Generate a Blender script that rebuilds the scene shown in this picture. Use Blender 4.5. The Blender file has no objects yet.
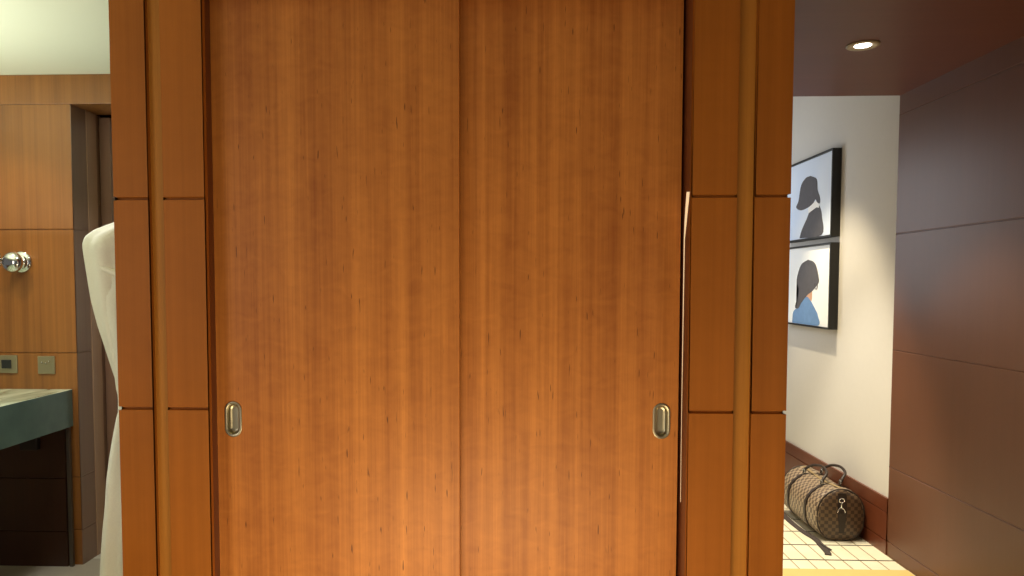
import bpy, bmesh, math, random
from mathutils import Vector, Matrix
random.seed(7)
scn = bpy.context.scene
COL = scn.collection
PI = math.pi

# ------------------------------------------------------------------ materials
def new_mat(name):
    m = bpy.data.materials.new(name); m.use_nodes = True
    nt = m.node_tree
    b = nt.nodes['Principled BSDF']
    return m, nt, b

def setin(b, **kw):
    for k, v in kw.items():
        k = k.replace('_', ' ')
        if k in b.inputs: b.inputs[k].default_value = v

def lin(r, g, b):
    f = lambda c: (c/255/12.92) if c/255 <= .04045 else ((c/255+.055)/1.055)**2.4
    return (f(r), f(g), f(b), 1)

def plain(name, col, rough=.5, metal=0, **kw):
    """a simple surface with a little procedural unevenness"""
    m, nt, b = new_mat(name)
    tc = nt.nodes.new('ShaderNodeTexCoord')
    n = nt.nodes.new('ShaderNodeTexNoise'); n.inputs['Scale'].default_value = kw.pop('nscale', 12); n.inputs['Detail'].default_value = 4
    nt.links.new(tc.outputs['Object'], n.inputs['Vector'])
    mx = nt.nodes.new('ShaderNodeMix'); mx.data_type = 'RGBA'
    v = kw.pop('var', .08)
    mx.inputs[6].default_value = tuple(c*(1-v) for c in col[:3])+(1,)
    mx.inputs[7].default_value = tuple(min(1, c*(1+v)) for c in col[:3])+(1,)
    nt.links.new(n.outputs['Fac'], mx.inputs[0])
    nt.links.new(mx.outputs[2], b.inputs['Base Color'])
    bump = kw.pop('bump', 0)
    if bump:
        bp = nt.nodes.new('ShaderNodeBump'); bp.inputs['Strength'].default_value = bump; bp.inputs['Distance'].default_value = .002
        nt.links.new(n.outputs['Fac'], bp.inputs['Height']); nt.links.new(bp.outputs['Normal'], b.inputs['Normal'])
    setin(b, Roughness=rough, Metallic=metal, **kw)
    return m

def wood(name, dark, light, fleck=.0, rough=.36, coat=.15, bands=1.0, curl=.25, horizontal=False, seed=0.0, fig=1.0, spec=.5):
    """straight grained veneer: flitch bands, fine grain, soft ripple figure and a few dark flecks"""
    m, nt, b = new_mat(name)
    N, L = nt.nodes, nt.links
    tc = N.new('ShaderNodeTexCoord')
    oi = N.new('ShaderNodeObjectInfo')
    sep = N.new('ShaderNodeSeparateXYZ'); L.new(tc.outputs['Object'], sep.inputs[0])
    def math_(op, a, bb):
        n = N.new('ShaderNodeMath'); n.operation = op
        for i, v in enumerate((a, bb)):
            if isinstance(v, (int, float)): n.inputs[i].default_value = v
            else: L.new(v, n.inputs[i])
        return n.outputs[0]
    if horizontal:    # grain runs along x, sheets side by side along y
        across = math_('ADD', sep.outputs[1], sep.outputs[2]); along = sep.outputs[0]
    else:
        across = math_('ADD', sep.outputs[0], sep.outputs[1]); along = sep.outputs[2]
    rnd = math_('MULTIPLY', oi.outputs['Random'], 37.0)
    def tex(su, sv, detail=3, rough_=.55, off=0.0, dist=0.0):
        c = N.new('ShaderNodeCombineXYZ')
        L.new(math_('MULTIPLY', across, su), c.inputs[0]); L.new(math_('MULTIPLY', along, sv), c.inputs[1])
        L.new(math_('ADD', rnd, off+seed), c.inputs[2])
        t = N.new('ShaderNodeTexNoise'); t.inputs['Scale'].default_value = 1; t.inputs['Detail'].default_value = detail
        t.inputs['Roughness'].default_value = rough_; t.inputs['Distortion'].default_value = dist
        L.new(c.outputs[0], t.inputs['Vector'])
        return t.outputs['Fac']
    band = tex(24, .12, 2, .55, 3.1)
    grain = tex(120, 1.3, 4, .6, 11.7, .3)
    fibre = tex(420, 7, 2, .6, 23.0)
    ripple = tex(16, 24, 2, .5, 31.0, .8)
    cloud = tex(4, 1.6, 2, .5, 43.0)
    s = math_('MULTIPLY', math_('SUBTRACT', band, .5), 1.0*bands)
    s = math_('ADD', s, math_('MULTIPLY', math_('SUBTRACT', grain, .5), .75*fig))
    s = math_('ADD', s, math_('MULTIPLY', math_('SUBTRACT', fibre, .5), .30*fig))
    s = math_('ADD', s, math_('MULTIPLY', math_('SUBTRACT', ripple, .5), curl))
    s = math_('ADD', s, math_('MULTIPLY', math_('SUBTRACT', cloud, .5), .5))
    s = math_('ADD', s, .5)
    cr = N.new('ShaderNodeValToRGB')
    cr.color_ramp.elements[0].position = .1; cr.color_ramp.elements[0].color = dark
    cr.color_ramp.elements[1].position = .9; cr.color_ramp.elements[1].color = light
    L.new(s, cr.inputs[0])
    out = cr.outputs[0]
    if fleck:
        fl = tex(150, 16, 1, .4, 57.0)
        r2 = N.new('ShaderNodeValToRGB'); r2.color_ramp.elements[0].position = .73; r2.color_ramp.elements[1].position = .79
        L.new(fl, r2.inputs[0])
        mx = N.new('ShaderNodeMix'); mx.data_type = 'RGBA'
        L.new(math_('MULTIPLY', r2.outputs[0], fleck), mx.inputs[0]); L.new(out, mx.inputs[6])
        mx.inputs[7].default_value = tuple(c*.25 for c in dark[:3])+(1,)
        out = mx.outputs[2]
    L.new(out, b.inputs['Base Color'])
    setin(b, Roughness=rough, Coat_Weight=coat, Coat_Roughness=.25, Specular_IOR_Level=spec)
    bp = N.new('ShaderNodeBump'); bp.inputs['Strength'].default_value = .06; bp.inputs['Distance'].default_value = .001
    L.new(grain, bp.inputs['Height']); L.new(bp.outputs['Normal'], b.inputs['Normal'])
    return m

M = {}
M['door']  = wood('cherry_veneer', lin(148,81,30), lin(213,136,63), fleck=.75, curl=.34, fig=.75, bands=.9, rough=.48, coat=.0, spec=.35)
M['post']  = wood('cherry_solid', lin(138,78,24), lin(178,105,37), fleck=.0, bands=.6, curl=.15, fig=.5, rough=.5, coat=.0, spec=.18)
M['strip'] = wood('cherry_light', lin(162,102,38), lin(204,138,60), bands=.3, curl=.1, fig=.5, rough=.5, coat=0, spec=.2)
M['bath']  = wood('cherry_bath', lin(112,70,30), lin(160,104,48), bands=1.0, curl=.1, fig=.6)
M['jamb']  = wood('jamb_wood', lin(88,40,20), lin(112,58,30), bands=.3, curl=.05, fig=.4)
M['mauve'] = wood('return_wood', lin(126,94,72), lin(150,116,92), bands=.6, curl=.05, fig=.5, rough=.3)  # mauve cast puts the cooler light on the return into the wood colour
M['mauve2'] = wood('jamb_trim_wood', lin(164,128,100), lin(192,156,126), bands=.4, curl=.05, fig=.5, rough=.3)
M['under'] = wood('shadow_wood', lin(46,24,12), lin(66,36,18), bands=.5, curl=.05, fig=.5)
M['dark']  = wood('dark_panel', lin(94,60,42), lin(110,70,50), bands=.3, curl=.06, fig=.45, rough=.38, coat=.0, spec=.4)
M['sof']   = wood('dark_soffit', lin(98,52,28), lin(114,64,38), bands=.4, curl=.05, fig=.4, rough=.42, coat=.0, spec=.3, horizontal=True)
M['base']  = wood('skirting_wood', lin(84,40,22), lin(112,58,34), bands=.3, curl=.05, fig=.5, rough=.35)
M['plaster'] = plain('plaster', lin(206,203,198), .8, nscale=30, var=.02, bump=.05)
M['ceil']  = plain('ceiling_paint', lin(232,236,214), .85, nscale=3, var=.02)
M['stone'] = plain('floor_stone', lin(196,184,158), .4, nscale=5, var=.08)
M['honey'] = plain('floor_threshold', lin(214,188,120), .45, nscale=9, var=.06)
M['nickel'] = plain('satin_nickel', lin(186,178,154), .33, 1, nscale=40, var=.03)
M['chrome'] = plain('chrome', lin(210,210,208), .08, 1, nscale=40, var=.02)
M['bronze'] = plain('bronze_plate', lin(158,148,118), .42, .7, nscale=40, var=.05)
M['rocker'] = plain('dark_rocker', lin(46,48,46), .4, .3)
M['black'] = plain('black_frame', lin(20,19,18), .45, 0, nscale=40)
M['steel'] = plain('leg_steel', lin(110,102,92), .35, .8)
M['slate'] = plain('slate_apron', lin(92,114,106), .25, 0, nscale=9, var=.3)
M['robe']  = plain('towelling', lin(250,246,228), .95, nscale=160, var=.06, bump=.5)
M['brass'] = plain('ring_nickel', lin(176,160,132), .45, .2)
M['leather'] = plain('bag_leather', lin(40,28,22), .5, nscale=60, var=.15)
M['zip'] = plain('zip_tape', lin(150,128,92), .5, .2)
M['strapmat'] = plain('strap_webbing', lin(62,52,50), .7)
M['hair'] = plain('art_charcoal', lin(82,80,86), .7, nscale=30, var=.2)
M['shirt'] = plain('art_blue', lin(104,142,192), .7, nscale=30, var=.15)
M['coll'] = plain('art_white', lin(250,250,250), .7)
M['skin'] = plain('art_skin', lin(206,160,130), .7)
M['boxm'] = plain('wall_box', lin(30,20,14), .5)

def veined(name, a, bcol):
    m, nt, b = new_mat(name)
    tc = nt.nodes.new('ShaderNodeTexCoord'); mp = nt.nodes.new('ShaderNodeMapping')
    mp.inputs['Scale'].default_value = (5, 1.2, 2); mp.inputs['Rotation'].default_value = (0, 0, .35)
    n = nt.nodes.new('ShaderNodeTexNoise'); n.inputs['Scale'].default_value = 2.5; n.inputs['Detail'].default_value = 6; n.inputs['Distortion'].default_value = .8
    cr = nt.nodes.new('ShaderNodeValToRGB'); cr.color_ramp.elements[0].position = .35; cr.color_ramp.elements[1].position = .65
    cr.color_ramp.elements[0].color = a; cr.color_ramp.elements[1].color = bcol
    nt.links.new(tc.outputs['Object'], mp.inputs[0]); nt.links.new(mp.outputs[0], n.inputs['Vector'])
    nt.links.new(n.outputs['Fac'], cr.inputs[0]); nt.links.new(cr.outputs[0], b.inputs['Base Color'])
    setin(b, Roughness=.15)
    return m
M['marble'] = veined('counter_marble', lin(140,150,124), lin(214,226,200))

def canvas(name, top, bot):
    m, nt, b = new_mat(name)
    tc = nt.nodes.new('ShaderNodeTexCoord'); n = nt.nodes.new('ShaderNodeTexNoise')
    n.inputs['Scale'].default_value = 1.6
    cr = nt.nodes.new('ShaderNodeValToRGB'); cr.color_ramp.elements[0].color = top; cr.color_ramp.elements[1].color = bot
    cr.color_ramp.elements[0].position = .35; cr.color_ramp.elements[1].position = .65
    nt.links.new(tc.outputs['Object'], n.inputs['Vector']); nt.links.new(n.outputs['Fac'], cr.inputs[0]); nt.links.new(cr.outputs[0], b.inputs['Base Color'])
    setin(b, Roughness=.6)
    return m
M['canvasA'] = canvas('canvas_pale_blue', lin(206,222,248), lin(226,236,252))
M['canvasB'] = canvas('canvas_white', lin(240,246,252), lin(250,252,254))

def tiles():
    m, nt, b = new_mat('hall_tiles')
    N, L = nt.nodes, nt.links
    tc = N.new('ShaderNodeTexCoord'); sep = N.new('ShaderNodeSeparateXYZ'); L.new(tc.outputs['Object'], sep.inputs[0])
    def line(sock, off, pitch, width):
        a = N.new('ShaderNodeMath'); a.operation = 'ADD'; L.new(sock, a.inputs[0]); a.inputs[1].default_value = off
        p = N.new('ShaderNodeMath'); p.operation = 'PINGPONG'; L.new(a.outputs[0], p.inputs[0]); p.inputs[1].default_value = pitch/2
        c = N.new('ShaderNodeMath'); c.operation = 'LESS_THAN'; L.new(p.outputs[0], c.inputs[0]); c.inputs[1].default_value = width/2
        return c.outputs[0]
    ly = line(sep.outputs[1], -4.052, .236, .014)
    lx = line(sep.outputs[0], -1.54, .093, .0065)
    n = N.new('ShaderNodeTexNoise'); n.inputs['Scale'].default_value = 6; L.new(tc.outputs['Object'], n.inputs['Vector'])
    cr = N.new('ShaderNodeValToRGB'); cr.color_ramp.elements[0].color = lin(222,214,186); cr.color_ramp.elements[1].color = lin(240,236,216)
    L.new(n.outputs['Fac'], cr.inputs[0])
    m1 = N.new('ShaderNodeMix'); m1.data_type = 'RGBA'; L.new(lx, m1.inputs[0]); L.new(cr.outputs[0], m1.inputs[6]); m1.inputs[7].default_value = lin(138,120,84)
    m2 = N.new('ShaderNodeMix'); m2.data_type = 'RGBA'; L.new(ly, m2.inputs[0]); L.new(m1.outputs[2], m2.inputs[6]); m2.inputs[7].default_value = lin(56,48,42)
    L.new(m2.outputs[2], b.inputs['Base Color']); setin(b, Roughness=.3)
    return m
M['tiles'] = tiles()

def check(name, a, c, size):
    m, nt, b = new_mat(name)
    N, L = nt.nodes, nt.links
    uv = N.new('ShaderNodeUVMap'); uv.uv_map = 'UVMap'
    ck = N.new('ShaderNodeTexChecker'); ck.inputs['Scale'].default_value = 1/size
    ck.inputs['Color1'].default_value = a; ck.inputs['Color2'].default_value = c
    L.new(uv.outputs[0], ck.inputs['Vector'])
    L.new(ck.outputs[0], b.inputs['Base Color']); setin(b, Roughness=.42)
    return m
M['damier'] = check('brown_check', lin(84,68,56), lin(150,132,110), .021)
M['damier_shaded'] = check('brown_damier_shaded', lin(58,42,32), lin(94,74,54), .021)  # same pattern in darker colours, standing in for shade on the bag's ends

def emis(name, col, s):
    m, nt, b = new_mat(name)
    setin(b, Base_Color=col, Emission_Color=col, Emission_Strength=s, Roughness=.4)
    return m
M['lens'] = emis('lamp_lens', lin(255,244,226), 14)
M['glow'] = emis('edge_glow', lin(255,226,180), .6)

# ------------------------------------------------------------------ mesh helpers
def link(name, bm, m, parent=None, smooth=False, bevel=0.0, mats=None):
    bmesh.ops.remove_doubles(bm, verts=bm.verts, dist=1e-6)
    bmesh.ops.recalc_face_normals(bm, faces=bm.faces)
    me = bpy.data.meshes.new(name); bm.to_mesh(me); bm.free()
    for mm in (mats or [m]): me.materials.append(mm)
    o = bpy.data.objects.new(name, me); COL.objects.link(o)
    if smooth:
        for p in me.polygons: p.use_smooth = True
    if parent is not None:
        o.parent = parent
        root = parent
        off = Vector(parent.location)
        if parent.parent is not None: off = Vector(parent.parent.location)
        me.transform(Matrix.Translation(-off))
    if bevel:
        bv = o.modifiers.new('bevel', 'BEVEL'); bv.width = bevel; bv.segments = 2; bv.limit_method = 'ANGLE'; bv.angle_limit = .6
    return o

def thing(name, label, cat, loc, group=None):
    o = bpy.data.objects.new(name, None); COL.objects.link(o); o.location = loc; o.empty_display_size = .1
    o['label'] = label; o['category'] = cat
    if group: o['group'] = group
    return o
def tag(o, label, cat, group=None):
    o['label'] = label; o['category'] = cat
    if group: o['group'] = group
    return o
def struct(name, bm, m, **kw):
    o = link(name, bm, m, **kw); o['kind'] = 'structure'; return o

def box(x0, x1, y0, y1, z0, z1, bm=None):
    bm = bm or bmesh.new()
    r = bmesh.ops.create_cube(bm, size=1)
    for v in r['verts']:
        v.co = Vector(((x0+x1)/2+v.co.x*(x1-x0), (y0+y1)/2+v.co.y*(y1-y0), (z0+z1)/2+v.co.z*(z1-z0)))
    return bm

def extrude_profile(pts, fn0, fn1, bm=None):
    """closed profile pts placed by fn0 / fn1 at both ends and bridged"""
    bm = bm or bmesh.new()
    a = [bm.verts.new(fn0(*p)) for p in pts]; b = [bm.verts.new(fn1(*p)) for p in pts]
    n = len(pts)
    for i in range(n):
        bm.faces.new((a[i], a[(i+1) % n], b[(i+1) % n], b[i]))
    f1 = bm.faces.new(a[::-1]); f2 = bm.faces.new(b)
    bmesh.ops.triangulate(bm, faces=[f1, f2])
    return bm

def groove_profile(z0, z1, grooves, thick, hh=.0045, dep=.009):
    """(depth, z) profile of a panel: depth 0 is the front face, with V grooves"""
    p = [(0, z0)]
    for g in sorted(grooves):
        if z0 < g < z1: p += [(0, g-hh), (dep, g-hh*.35), (dep, g+hh*.35), (0, g+hh)]
    p += [(0, z1), (thick, z1), (thick, z0)]
    return p

def panel_x(x0, x1, y, z0, z1, grooves, thick, **kw):      # faces -Y
    pr = groove_profile(z0, z1, grooves, thick, **kw)
    return extrude_profile(pr, lambda d, z: (x0, y+d, z), lambda d, z: (x1, y+d, z))
def panel_y(y0, y1, x, z0, z1, grooves, thick, **kw):      # faces -X
    pr = groove_profile(z0, z1, grooves, thick, **kw)
    return extrude_profile(pr, lambda d, z: (x+d, y0, z), lambda d, z: (x+d, y1, z))

def tube(path, r, n=10, bm=None, closed=False, flat=None):
    bm = bm or bmesh.new()
    P = [Vector(p) for p in path]; rings = []
    up0 = Vector((0, 0, 1))
    for i, p in enumerate(P):
        a = P[i-1] if (i > 0 or closed) else p
        c = P[(i+1) % len(P)] if (i < len(P)-1 or closed) else p
        t = (c-a).normalized()
        s = t.cross(up0)
        if s.length < 1e-3: s = t.cross(Vector((0, 1, 0)))
        s.normalize(); u = s.cross(t).normalized()
        rr = r[i] if isinstance(r, (list, tuple)) else r
        ring = []
        for k in range(n):
            q = 2*PI*k/n
            ring.append(bm.verts.new(p + s*math.cos(q)*rr*(flat[0] if flat else 1) + u*math.sin(q)*rr*(flat[1] if flat else 1)))
        rings.append(ring)
    m = len(rings)
    for i in range(m if closed else m-1):
        A, B = rings[i], rings[(i+1) % m]
        for k in range(n): bm.faces.new((A[k], A[(k+1) % n], B[(k+1) % n], B[k]))
    if not closed:
        bm.faces.new(rings[0][::-1]); bm.faces.new(rings[-1])
    return bm

def bez(pts, n=10):
    """smooth Catmull-Rom curve through pts"""
    P = [Vector(p) for p in pts]; P = [2*P[0]-P[1]]+P+[2*P[-1]-P[-2]]
    out = []
    for i in range(1, len(P)-2):
        for k in range(n):
            t = k/n; a, b, c, d = P[i-1:i+3]
            out.append(.5*((2*b)+(c-a)*t+(2*a-5*b+4*c-d)*t*t+(3*b-a-3*c+d)*t**3))
    out.append(P[-2]); return out

def lathe(prof, origin, axis='z', n=40, bm=None):
    """prof: (radius, height) list; axis 'z' points +Z, '-y' points -Y, '-x' points -X"""
    bm = bm or bmesh.new(); O = Vector(origin); rings = []
    for r, h in prof:
        ring = []
        for k in range(n):
            q = 2*PI*k/n; c, s = math.cos(q)*r, math.sin(q)*r
            v = {'z': Vector((c, s, h)), '-y': Vector((c, -h, s)), '-x': Vector((-h, c, s))}[axis]
            ring.append(bm.verts.new(O+v))
        rings.append(ring)
    for A, B in zip(rings, rings[1:]):
        for k in range(n): bm.faces.new((A[k], A[(k+1) % n], B[(k+1) % n], B[k]))
    bm.faces.new(rings[0]); bm.faces.new(rings[-1])
    return bm

def poly_slab(pts, f, t0, t1, bm=None):
    """flat outline pts (a,b) -> f(a,b,t) extruded between t0 and t1"""
    bm = bm or bmesh.new()
    return extrude_profile(pts, lambda a, b: f(a, b, t0), lambda a, b: f(a, b, t1), bm)

def obround(w, h, n=12):
    r = w/2; c = h/2-r; pts = []
    for k in range(n+1): q = PI*k/n; pts.append((r*math.cos(q), c+r*math.sin(q)))
    for k in range(n+1): q = PI+PI*k/n; pts.append((r*math.cos(q), -c+r*math.sin(q)))
    return pts

# ------------------------------------------------------------------ the setting
GZ = [.08, .496, 1.14, 1.77, 2.404]

struct('floor', box(-5, 2.3, -2.5, 3.92, -.1, 0), M['stone'])
struct('floor.001', box(-5, 2.3, 3.92, 8.1, -.1, 0), M['tiles'])
struct('trim_1', box(.84, 2.095, 2.7, 3.915, 0, .002), M['honey'])

# right: dark panelled wall, then plaster with tall skirting
struct('wall_right', panel_y(-2.5, 4.14, 2.1, 0, 2.51, GZ, .12, dep=.003, hh=.0045), M['dark'])
struct('wall_hall', box(2.108, 2.22, 4.14, 8, 0, 3.0), M['plaster'])
struct('baseboard_right', panel_y(4.141, 8, 2.094, 0, .316, [.08, .237], .0138, dep=.006, hh=.004), M['base'])
struct('wall_back', box(.7, 2.22, 8, 8.1, 0, 3.0), M['plaster'])
struct('wall_partition', box(.70, .80, 2.86, 8, 0, 3.0), M['plaster'])
struct('ceiling', box(.83, 2.22, -2.5, 4.14, 2.51, 2.63), M['sof'])
struct('ceiling.001', box(.7, 2.22, 4.141, 8.1, 3.0, 3.1), M['plaster'])
struct('ceiling.002', box(-5, .829, -2.5, 4.3, 2.583, 2.68), M['ceil'])

# left: cherry panelled bathroom wall, its return, bulkhead and door
struct('wall_left', panel_x(-5, -2.272, 3.83, 0, 2.43, [.19, .475, 1.137, 1.785], .17, dep=.006, hh=.004), M['bath'])
struct('wall_return', panel_x(-2.60, -2.2705, 4.001, 0, 2.43, [], .12), M['mauve'])
rp = groove_profile(0, 2.43, [.19, .475, 1.137, 1.785], .004, dep=.003, hh=.004)
struct('trim_2', extrude_profile(rp, lambda d, z: (-2.268-d, 3.8305, z), lambda d, z: (-2.268-d, 3.965, z)), M['mauve'])
struct('trim_3', box(-5, -1.22, 3.828, 4.085, 2.4315, 2.582), M['bath'], bevel=.002)
bm = box(-2.2704, -2.264, 3.966, 4.06, 0, 2.43)
struct('trim_4', bm, M['mauve2'], bevel=.002)
struct('light_block_wall', box(-5, -1.36, 1.72, 1.80, 0, .78), M['bath'])  # unseen wall added to keep lamp light out from under the counter
struct('wall_bath', box(-5, .7, 4.22, 4.3, 0, 2.58), M['boxm'])
d1 = bpy.data.objects.new('door_1', None); COL.objects.link(d1); d1.location = (-2.24, 4.115, 0); d1['kind'] = 'structure'
link('door_leaf', box(-2.268, -2.206, 4.095, 4.135, .01, 2.42), M['mauve'], d1, bevel=.003)
struct('light_sliver_wall', box(-2.203, -1.9, 4.15, 4.215, 0, 2.41), M['plaster'])  # white slab standing in for the bright light past the door leaf

# ------------------------------------------------------------------ wardrobe
W = thing('sliding_wardrobe', 'full-height cherry wood wardrobe with two sliding doors between grooved side posts', 'wardrobe', (-.18, 2.5, 0))
TOP = 2.575
WG = [.49, 1.12, 1.757, 2.40]
for x0, x1 in ((-1.19, -1.084), (-1.037, -.912), (.539, .668), (.722, .823)):
    lip = .0095; xa = x0+lip if x0 == -1.19 else x0; xb = x1-lip if x1 == .823 else x1
    bm = panel_x(xa, xb, 2.22, 0, TOP, WG, .0278, hh=.005, dep=.010)
    if xa != x0 or xb != x1:      # the grooves run out through the outer arris
        l0, l1 = (x0, xa) if xa != x0 else (xb, x1)
        cuts = [0]+[c for g in WG for c in (g-.0055, g+.0055)]+[TOP]
        for a, b in zip(cuts[::2], cuts[1::2]): box(l0, l1, 2.22, 2.2478, a, b, bm)
    link('post_panel', bm, M['post'], W, bevel=.0012)
for x0, x1 in ((-1.084, -1.037), (.668, .722)):
    link('recess_strip', box(x0+.0005, x1-.0005, 2.242, 2.2478, 0, TOP), M['strip'], W)
link('side_body', box(-1.180, -.9125, 2.248, 2.85, 0, TOP), M['jamb'], W)
link('side_body', box(.5395, .813, 2.248, 2.85, 0, TOP), M['jamb'], W)
link('header', box(-.912, .539, 2.245, 2.84, 2.375, TOP), M['post'], W, bevel=.002)
link('back_panel', box(-.912, .539, 2.80, 2.84, 0, 2.37), M['jamb'], W)
link('floor_track', box(-.912, .539, 2.285, 2.375, 0, .012), M['nickel'], W)

def sliding_door(x0, x1, yf, hx, hz):
    """door slab with a real obround hole for the flush pull"""
    z0, z1 = .014, 2.372; th = .03
    bm = bmesh.new()
    outer = [(x0, z0), (x1, z0), (x1, z1), (x0, z1)]
    hole = [(hx+a, hz+b) for a, b in obround(.046, .104)]
    fr = []
    for y in (yf, yf+th):
        ov = [bm.verts.new((x, y, z)) for x, z in outer]; hv = [bm.verts.new((x, y, z)) for x, z in hole]
        es = [bm.edges.new((ov[i], ov[(i+1) % 4])) for i in range(4)]
        es += [bm.edges.new((hv[i], hv[(i+1) % len(hv)])) for i in range(len(hv))]
        bmesh.ops.triangle_fill(bm, use_beauty=True, use_dissolve=False, edges=es)
        fr.append((ov, hv))
    for A, B in ((fr[0][0], fr[1][0]), (fr[0][1], fr[1][1])):
        n = len(A)
        for i in range(n): bm.faces.new((A[i], A[(i+1) % n], B[(i+1) % n], B[i]))
    d = link('sliding_door', bm, M['door'], W, bevel=.0014)
    # flush pull: raised rim, sloping wall, dished bottom
    bm = bmesh.new(); rings = []
    for w, h, dy in ((.045, .103, .010), (.054, .112, .001), (.055, .113, -.0015), (.053, .111, -.003), (.050, .108, -.0034),
                     (.039, .097, -.0030), (.0355, .0935, -.001), (.034, .092, .004), (.033, .091, .014), (.030, .088, .0175), (.012, .07, .0175)):
        rings.append([bm.verts.new((hx+a, yf+dy, hz+b)) for a, b in obround(w, h)])
    for A, B in zip(rings, rings[1:]):
        n = len(A)
        for i in range(n): bm.faces.new((A[i], A[(i+1) % n], B[(i+1) % n], B[i]))
    bm.faces.new(rings[-1])
    p = link('door_pull', bm, M['nickel'], d, smooth=True)
    return d
sliding_door(-.93, -.149, 2.29, -.861, 1.076)
sliding_door(-.19, .532, 2.33, .480, 1.072)
# glowing sliver standing in for light falling on the right-hand jamb face
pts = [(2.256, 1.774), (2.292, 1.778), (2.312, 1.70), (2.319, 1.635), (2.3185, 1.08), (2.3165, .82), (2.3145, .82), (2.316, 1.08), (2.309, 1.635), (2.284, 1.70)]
s = link('jamb_light_sliver', poly_slab(pts, lambda a, b, t: (.5394-t, a, b), 0, .0005), M['glow'], W)
s['label'] = 'glowing sliver standing in for light on the jamb beside the right door'

# ------------------------------------------------------------------ bathrobe behind the left post
def profile(zs, z):
    for (z0, a), (z1, b) in zip(zs, zs[1:]):
        if z0 >= z >= z1: return a+(b-a)*(z0-z)/(z0-z1)
    return zs[-1][1]
ROBE = [(1.700, .165), (1.690, .19), (1.672, .232), (1.650, .258), (1.625, .262), (1.55, .250), (1.445, .232), (1.36, .210), (1.267, .180), (1.177, .151), (1.10, .145), (1.05, .148), (1.0, .160), (.90, .182), (.82, .196), (.65, .214), (.48, .229), (.36, .236)]
R = thing('bathrobe', 'white towelling bathrobe tied at the waist hanging behind the left wardrobe post', 'bathrobe', (-1.30, 2.56, .36))
bm = bmesh.new(); rings = []
zs = []
z = 1.70
while z > .359:
    zs.append(z); z -= .006 if z > 1.6 else .02
for z in zs:
    d = profile(ROBE, z)*1.03+.011; ring = []
    hy = .15 if z < 1.6 else .15*max(.3, 1-((z-1.6)/.115)**2)
    amp = .012 if z < 1.06 else .013
    if 1.04 < z < 1.13: amp *= .4
    for k in range(72):
        q = 2*PI*k/72
        c, s = math.cos(q), math.sin(q)
        fold = 1 + amp/d*math.sin(q*9+1.3*math.sin(z*5))*(.5+.5*abs(s)) + .35*amp/d*math.sin(q*17+z*9)
        x = -1.192 - d/2 - (abs(c)**1.1)*math.copysign(1, c)*(d/2)*fold
        x = min(x, -1.192)
        y = 2.58 + hy*(abs(s)**.9)*math.copysign(1, s)*(1+.05*math.sin(q*7+z*3))
        ring.append(bm.verts.new((x, y, z if z < 1.5 else 1.5+(z-1.5)*1.09)))
    rings.append(ring)
for A, B in zip(rings, rings[1:]):
    for k in range(72): bm.faces.new((A[k], A[(k+1) % 72], B[(k+1) % 72], B[k]))
bm.faces.new(rings[0]); bm.faces.new(rings[-1])
link('robe_body', bm, M['robe'], R, smooth=True)
# sleeve falling along the near side, belt and hanging loop
link('sleeve', tube(bez([(-1.275, 2.52, 1.60), (-1.30, 2.485, 1.55), (-1.30, 2.475, 1.42), (-1.275, 2.47, 1.25), (-1.262, 2.475, 1.08)], 8),
                    [.03+.03*min(1, i/8) for i in range(33)], 20, flat=(1, .8)), M['robe'], R, smooth=True)
link('collar', tube(bez([(-1.375, 2.50, 1.625), (-1.370, 2.465, 1.59), (-1.345, 2.44, 1.555), (-1.29, 2.43, 1.53), (-1.24, 2.43, 1.51)], 8), .017, 12, flat=(1, .7)), M['robe'], R, smooth=True)
belt = [(-1.192-.074-.074*math.cos(2*PI*k/40), 2.58+.153*math.sin(2*PI*k/40), 1.085) for k in range(40)]
link('belt', tube(belt, .02, 8, closed=True, flat=(.35, 1.1)), M['robe'], R, smooth=True)
link('hanging_loop', tube(bez([(-1.24, 2.57, 1.69), (-1.212, 2.58, 1.73), (-1.20, 2.59, 1.69)], 6), .004, 8), M['robe'], R, smooth=True)

# ------------------------------------------------------------------ bathroom fittings
V = thing('vanity_counter', 'stone vanity counter with a dark slate edge on thin steel legs against the left wall', 'counter', (-2.8, 2.9, 0))
link('counter_top', box(-3.3, -2.300, 1.9, 3.829, .905, .945), M['marble'], V, bevel=.003)
bm = box(-2.3245, -2.2995, 1.902, 3.8285, .748, .944)
link('counter_apron', bm, M['slate'], V, bevel=.002)
link('counter_underside', box(-3.29, -2.325, 1.91, 3.82, .88, .9045), M['slate'], V)
for y in (3.805, 1.925):
    link('leg', box(-2.3225, -2.304, y-.009, y+.009, 0, .7478), M['steel'], V, bevel=.001)
    link('leg', box(-3.28, -3.262, y-.009, y+.009, 0, .8797), M['steel'], V, bevel=.001)

S = thing('switch_plate', 'square metal wall plate with a dark rocker switch above the counter', 'switch', (-2.64, 3.83, 1.077))
link('plate', box(-2.69, -2.591, 3.822, 3.8306, 1.03, 1.124), M['bronze'], S, bevel=.002)
link('rocker', box(-2.672, -2.622, 3.815, 3.8219, 1.055, 1.10), M['rocker'], S, bevel=.002)
S = thing('toggle_plate', 'small square metal wall plate with tiny toggles at the right end of the counter', 'switch', (-2.434, 3.83, 1.073))
link('plate', box(-2.480, -2.388, 3.822, 3.8306, 1.026, 1.120), M['bronze'], S, bevel=.002)
for dx, dz in ((-.018, .012), (.004, .008), (.02, .018)):
    link('toggle', tube([(-2.434+dx, 3.8219, 1.073+dz), (-2.434+dx, 3.812, 1.075+dz), (-2.434+dx+.006, 3.808, 1.079+dz)], .0035, 8), M['chrome'], S, smooth=True)
tag(link('wall_box', box(-2.555, -2.462, 3.765, 3.7998, .63, .745), M['boxm'], bevel=.004), 'small dark box fixed on the wall under the counter', 'box')

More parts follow.
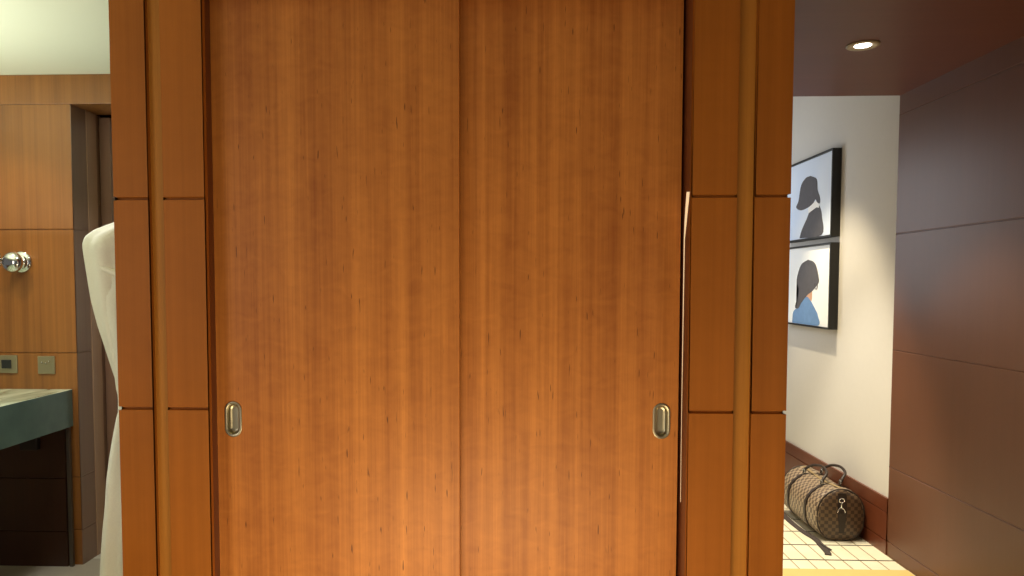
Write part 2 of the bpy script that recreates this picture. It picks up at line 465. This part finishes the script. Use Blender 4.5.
link('shade_panel', panel_x(-3.28, -2.333, 3.80, 0, .745, [.19, .475], .0285, dep=.006, hh=.004), M['under'], V)  # dark panel standing in for the shade under the counter
F = thing('wall_fitting', 'round chrome wall fitting with a domed knob and thin lever on the wood panel', 'wall fitting', (-2.557, 3.83, 1.615))
link('backplate', lathe([(.056, 0), (.056, .006), (.052, .011), (.036, .015), (.022, .017), (.020, .03), (.0, .03)][:-1], (-2.553, 3.8297, 1.615), '-y'), M['chrome'], F, smooth=True)
bmk = bmesh.new(); bmesh.ops.create_uvsphere(bmk, u_segments=32, v_segments=20, radius=.055)
for v in bmk.verts: v.co = Vector((v.co.x, v.co.y*.62, v.co.z))+Vector((-2.562, 3.768, 1.613))
link('knob', bmk, M['chrome'], F, smooth=True)
link('lever', tube([(-2.60, 3.745, 1.628), (-2.66, 3.735, 1.630), (-2.76, 3.73, 1.632)], .004, 10), M['chrome'], F, smooth=True)
link('lever_collar', box(-2.621, -2.609, 3.73, 3.75, 1.592, 1.66), M['chrome'], F, bevel=.003)

# ------------------------------------------------------------------ pictures
def picture(y0, y1, z0, z1, label, cv, shapes):
    t = thing('framed_picture', label, 'picture', (2.107, (y0+y1)/2, (z0+z1)/2), None)
    bm = bmesh.new(); w = .012; X0, X1 = 2.05, 2.107
    box(X0, X1, y0, y0+w, z0, z1, bm); box(X0, X1, y1-w, y1, z0, z1, bm)
    box(X0, X1, y0+w, y1-w, z0, z0+w, bm); box(X0, X1, y0+w, y1-w, z1-w, z1, bm)
    link('frame', bm, M['black'], t, bevel=.001)
    c = link('canvas', box(2.062, 2.105, y0+w, y1-w, z0+w, z1-w), cv, t)
    for k, (nm, pts, m, lay) in enumerate(shapes):
        pp = bez([(0, a, b) for a, b in pts]+[(0,)+tuple(pts[0])], 5)[:-1] if nm != 'collar' else [Vector((0,)+tuple(p)) for p in pts]
        lim = lambda v, a, b: min(max(v, a), b)
        pp = [(lim(p.y, y0+w+.001, y1-w-.001), lim(p.z, z0+w+.001, z1-w-.001)) for p in pp]
        link(nm, poly_slab(pp, lambda a, b, s: (2.0619-s, a, b), 0, .0008+.0006*lay), m, c)
    return t
hairA = [(5.21,2.236),(5.29,2.232),(5.37,2.19),(5.41,2.088),(5.45,2.048),(5.38,2.02),(5.28,2.021),(5.17,2.041),(5.12,2.068),(5.09,2.046),(5.05,2.033),(5.05,2.073),(5.09,2.128),(5.11,2.201)]
bodyA = [(5.38,1.822),(5.34,1.88),(5.24,1.965),(5.21,1.998),(5.08,2.024),(5.04,2.003),(5.01,1.943),(5.01,1.822)]
collA = [(5.23,1.985),(5.24,2.02),(5.10,2.06),(5.05,2.035),(5.06,2.005),(5.10,2.012)]
hairB = [(5.22,1.666),(5.13,1.65),(5.08,1.617),(5.04,1.546),(5.04,1.508),(5.13,1.457),(5.18,1.437),(5.21,1.427),(5.31,1.375),(5.36,1.333),(5.41,1.325),(5.43,1.345),(5.38,1.414),(5.37,1.468),(5.40,1.495),(5.41,1.536),(5.37,1.603),(5.32,1.643)]
bodyB = [(5.48,1.222),(5.46,1.302),(5.36,1.34),(5.24,1.41),(5.17,1.391),(5.08,1.329),(5.04,1.292),(5.04,1.222)]
skinB = [(5.21,1.45),(5.15,1.47),(5.15,1.385),(5.24,1.395)]
picture(4.842, 5.66, 1.803, 2.36, 'upper black-framed picture of a dark-haired woman in black seen from behind', M['canvasA'],
        [('figure_body', bodyA, M['hair'], 1), ('collar', collA, M['coll'], 2), ('figure_hair', hairA, M['hair'], 3)])
t = picture(4.842, 5.66, 1.208, 1.765, 'lower black-framed picture of a dark-haired woman in a blue shirt seen from behind', M['canvasB'],
        [('figure_neck', skinB, M['skin'], 1), ('figure_body', bodyB, M['shirt'], 2), ('figure_hair', hairB, M['hair'], 3)])
er = [(2.060, 5.075+.022*math.cos(2*PI*k/20), 1.487+.022*math.sin(2*PI*k/20)) for k in range(20)]
link('earring', tube(er, .0025, 6, closed=True), M['hair'], [c for c in t.children if c.name.startswith('canvas')][0])

# ------------------------------------------------------------------ ceiling downlight
D = thing('ceiling_downlight', 'small round recessed downlight with a metal ring in the dark wood ceiling', 'downlight', (1.499, 3.27, 2.509))
link('trim_ring', lathe([(.066, .0), (.066, -.003), (.060, -.007), (.050, -.007), (.038, -.0025), (.034, -.002)], (1.499, 3.27, 2.5095)), M['brass'], D, smooth=True)
link('lens', lathe([(.034, -.0022), (.026, -.005), (.015, -.0065), (.004, -.007)], (1.499, 3.27, 2.5095)), M['lens'], D, smooth=True)

# ------------------------------------------------------------------ duffel bag
B = thing('duffel_bag', 'brown checked duffel bag with leather handles lying on the hall floor by the skirting', 'bag', (1.95, 4.65, 0))
CX, Y0, Y1, HW, HH = 1.943, 4.355, 4.93, .143, .310
def section(k, n, hw, hh):
    q = 2*PI*k/n-PI/2
    c, s = math.cos(q), math.sin(q)
    e = .72 if s < 0 else .88
    x = hw*abs(c)**e*math.copysign(1, c); zz = hh/2+hh/2*abs(s)**e*math.copysign(1, s)
    if s > 0: x *= 1-.13*s*s
    else: x *= 1-.10*s*s
    return x, zz
NS = 56
bm = bmesh.new(); uvl = bm.loops.layers.uv.new('UVMap'); rings = []
ys = [0, .012, .03, .06, .10, .16, .22, .2875, .35, .42, .48, .515, .545, .563, .575]
for y in ys:
    e = min(y, .575-y); k0 = 1-.10*max(0, 1-e/.03)**2 if e < .03 else 1
    sag = -.020*math.sin(PI*y/.575)
    ring = []
    for k in range(NS):
        x, zz = section(k, NS, HW*k0*(1+.05*math.sin(PI*y/.575)), (HH+sag)*(1-(1-k0)*.5))
        zz += (1-k0)*.06
        wr = .004*math.sin(y*70+k*.7)*(1 if zz > .12 else .3)
        ring.append(bm.verts.new((CX+x+wr*.6, Y0+y, max(.001, zz+wr))))
    rings.append(ring)
per = .86
for i in range(len(rings)-1):
    for k in range(NS):
        f = bm.faces.new((rings[i][k], rings[i][(k+1) % NS], rings[i+1][(k+1) % NS], rings[i+1][k]))
        for lp, (a, c) in zip(f.loops, ((k, i), (k+1, i), (k+1, i+1), (k, i+1))):
            lp[uvl].uv = (a/NS*per+.002, ys[c]+.002)
def endcap(ring, yb, s):
    cen = [sum(v.co[j] for v in ring)/NS for j in range(3)]
    prev = ring
    for t in (.8, .55, .3, .08):
        cur = [bm.verts.new((cen[0]+(v.co.x-cen[0])*t, v.co.y+s*.014*(1-t*t), cen[2]+(v.co.z-cen[2])*t)) for v in ring]
        for k in range(NS):
            f = bm.faces.new((prev[k], prev[(k+1) % NS], cur[(k+1) % NS], cur[k])); f.material_index = 1
            for lp in f.loops: lp[uvl].uv = (lp.vert.co.x+.003, lp.vert.co.z+.003)
        prev = cur
    f = bm.faces.new(prev); f.material_index = 1
    for lp in f.loops: lp[uvl].uv = (lp.vert.co.x+.003, lp.vert.co.z+.003)
r0, r1 = rings[0], rings[-1]
endcap(r0, Y0, -1); endcap(r1, Y1, 1)
link('bag_body', bm, None, B, smooth=True, mats=[M['damier'], M['damier_shaded']])
# piping round both ends
for yy, k0 in ((Y0+.006, .93), (Y1-.006, .93)):
    pts = []
    for k in range(40):
        x, zz = section(k, 40, HW*k0+.002, HH*.965+.002)
        pts.append((CX+x, yy, max(.006, zz+.004)))
    link('piping', tube(pts, .0048, 8, closed=True), M['leather'], B, smooth=True)
# zip along the top
top = [(CX, Y0+y, HH-.020*math.sin(PI*y/.575)+.0035-.012*max(0, 1-min(y, .575-y)/.03)) for y in [i*.575/24 for i in range(1, 24)]]
link('zipper', tube(top, .011, 8, flat=(1, .28)), M['zip'], B, smooth=True)
# leather handle bands running down both flanks and the two rolled handles
for sx in (-1, 1):
    for yy in (4.505, 4.775):
        pts = []
        for k in range(60):
            x, zz = section(k, 60, HW*1.045+.003, HH-.016+.003)
            if x*sx >= .03 and .004 < zz: pts.append((zz, (CX+x, yy, zz+.001)))
        pts = [p for _, p in sorted(pts, key=lambda q: -q[0])]
        pts = [p for i, p in enumerate(pts)]
        link('handle_band', tube(pts, .013, 8, flat=(1, .2) if False else (1, 1)) if False else
             (lambda P: (lambda bm: bm)(extrude_profile([(p[0]+sx*.002, p[2]) for p in P]+[(p[0]-sx*.004, p[2]) for p in P[::-1]],
              lambda a, b: (a, yy-.013, b), lambda a, b: (a, yy+.013, b))))(pts), M['leather'], B)
    a = CX+sx*.055; zt = HH-.012
    hpts = bez([(a, 4.505, zt-.004), (a+.012, 4.508, zt+.028), (a+.045, 4.54, zt+.060), (a+.060, 4.64, zt+.072), (a+.045, 4.73, zt+.060), (a+.012, 4.772, zt+.028), (a, 4.775, zt-.004)], 7)
    hd = link('handle', tube(hpts, .0085, 10), M['leather'], B, smooth=True)
    for yy in (4.507, 4.773):
        ringp = [(a, yy+.014*math.cos(2*PI*k/16), zt+.010+.014*math.sin(2*PI*k/16)) for k in range(16)]
        link('handle_ring', tube(ringp, .003, 6, closed=True), M['chrome'], hd, smooth=True)
# end tab with its chrome clasp
tabp = [(CX-.032, HH-.012), (CX+.032, HH-.012), (CX+.040, .20), (CX+.052, .05), (CX+.030, .045), (CX+.0, .165), (CX-.030, .045), (CX-.052, .05), (CX-.040, .20)]
bm = poly_slab([(CX-.024, .285), (CX+.024, .285), (CX+.026, .17), (CX+.014, .05), (CX-.014, .05), (CX-.026, .17)], lambda a, b, t: (a, Y0-.018+t+.012*abs((b-.16)/.13)**2, b), 0, .004)
link('end_tab', bm, M['leather'], B)
cl = [(CX-.008+.015*math.cos(2*PI*k/18), Y0-.024, .247+.012*math.sin(2*PI*k/18)) for k in range(18)]
bm = tube(cl, .0038, 8, closed=True)
tube([(CX-.008, Y0-.024, .236), (CX-.012, Y0-.028, .205)], [.006, .004], 8, bm)
tube(bez([(CX-.012, Y0-.028, .206), (CX-.028, Y0-.03, .194), (CX-.034, Y0-.03, .178)], 5), .0036, 8, bm)
tube(bez([(CX-.012, Y0-.028, .206), (CX+.004, Y0-.03, .196), (CX+.010, Y0-.03, .178)], 5), .0036, 8, bm)
link('clasp', bm, M['chrome'], B, smooth=True)
# shoulder strap slipping along the floor
def ribbon(path, w, t, bm=None):
    bm = bm or bmesh.new(); P = [Vector(p) for p in path]; rows = []
    for i, p in enumerate(P):
        tg = (P[min(i+1, len(P)-1)]-P[max(i-1, 0)]); tg.z = 0; tg.normalize(); s = Vector((tg.y, -tg.x, 0))
        rows.append([bm.verts.new(p+s*w/2), bm.verts.new(p-s*w/2), bm.verts.new(p-s*w/2+Vector((0, 0, t))), bm.verts.new(p+s*w/2+Vector((0, 0, t)))])
    for a, b in zip(rows, rows[1:]):
        for k in range(4): bm.faces.new((a[k], a[(k+1) % 4], b[(k+1) % 4], b[k]))
    bm.faces.new(rows[0][::-1]); bm.faces.new(rows[-1]); return bm
bm = ribbon(bez([(1.80, 5.08, .002), (1.795, 4.9, .002), (1.782, 4.7, .002), (1.788, 4.5, .002), (1.805, 4.37, .002), (1.797, 4.27, .002), (1.783, 4.15, .002), (1.772, 4.12, .002)], 8), .034, .005)
ribbon(bez([(1.803, 4.30, .0072), (1.806, 4.24, .0072), (1.818, 4.19, .004)], 6), .014, .004, bm)
link('shoulder_strap', bm, M['strapmat'], B)

# ------------------------------------------------------------------ light
wd = bpy.data.worlds.new('world'); scn.world = wd; wd.use_nodes = True
wd.node_tree.nodes['Background'].inputs[0].default_value = (.74, .72, .70, 1)
wd.node_tree.nodes['Background'].inputs[1].default_value = .20

def area(name, loc, target, sx, sy, energy, col):
    l = bpy.data.lights.new(name, 'AREA'); l.shape = 'RECTANGLE'; l.size = sx; l.size_y = sy; l.energy = energy; l.color = col
    o = bpy.data.objects.new(name, l); COL.objects.link(o); o.location = loc
    o.rotation_euler = (Vector(target)-Vector(loc)).to_track_quat('-Z', 'Y').to_euler()
    return o
def spot(name, loc, target, energy, col, ang, blend, r=.04):
    l = bpy.data.lights.new(name, 'SPOT'); l.energy = energy; l.color = col; l.spot_size = math.radians(ang); l.spot_blend = blend; l.shadow_soft_size = r
    o = bpy.data.objects.new(name, l); COL.objects.link(o); o.location = loc
    o.rotation_euler = (Vector(target)-Vector(loc)).to_track_quat('-Z', 'Y').to_euler()
    return o
area('low_front_fill', (-.10, 1.0, .28), (-.02, 2.29, .50), 1.1, .35, 18, (1, .79, .46))  # unseen lamp added low in front to brighten the lower doors
area('left_side_fill', (-2.3, .1, 1.5), (-.3, 2.3, 1.3), .9, 1.3, 13, (1, .93, .80))  # unseen side light added so the post shades the left door edge
area('right_side_fill', (1.75, .35, 1.2), (-.1, 2.3, 1.0), .6, 1.0, 4.5, (1, .82, .58))  # added opposite, out of view, to shade the right door edge
spot('hall_spot', (1.45, 4.75, 2.99), (1.45, 4.75, 0), 250, (1, .83, .54), 70, .45)
spot('hall_floor_spot', (1.25, 4.3, 2.99), (1.6, 4.4, 0), 260, (1, .91, .72), 50, .6)
area('hall_cool_fill', (.83, 5.7, 1.9), (2.1, 5.3, 1.8), 1.4, 1.2, 20, (.88, .94, 1))  # added cool fill, no opening here; brightens pictures and plaster
spot('downlight_spot', (1.499, 3.27, 2.49), (1.5, 3.4, 0), 60, (1, .86, .62), 80, .5)
spot('bath_spot', (-2.62, 3.2, 2.56), (-2.62, 3.6, .9), 32, (1, .80, .46), 100, .8)
area('bath_cove', (-2.9, 2.4, 1.75), (-2.9, 2.4, 3), 1.4, 1.4, 34, (.95, 1, .84))
area('robe_return_fill', (-1.95, 3.15, 2.3), (-1.6, 2.8, 1.2), .3, .3, 14, (.95, .95, 1))  # unseen lamp added to brighten the return face and the robe

# ------------------------------------------------------------------ camera
cam = bpy.data.cameras.new('camera'); co = bpy.data.objects.new('camera', cam); COL.objects.link(co)
co.location = (0, 0, 1.5)
co.rotation_euler = (math.radians(90-3.0), 0, math.radians(2.2))
cam.sensor_width = 36; cam.lens = 745/1024*36; cam.shift_x = .03189; cam.shift_y = .03422
cam.clip_start = .02
scn.camera = co
scn.view_settings.view_transform = 'Standard'
scn.view_settings.look = 'None'
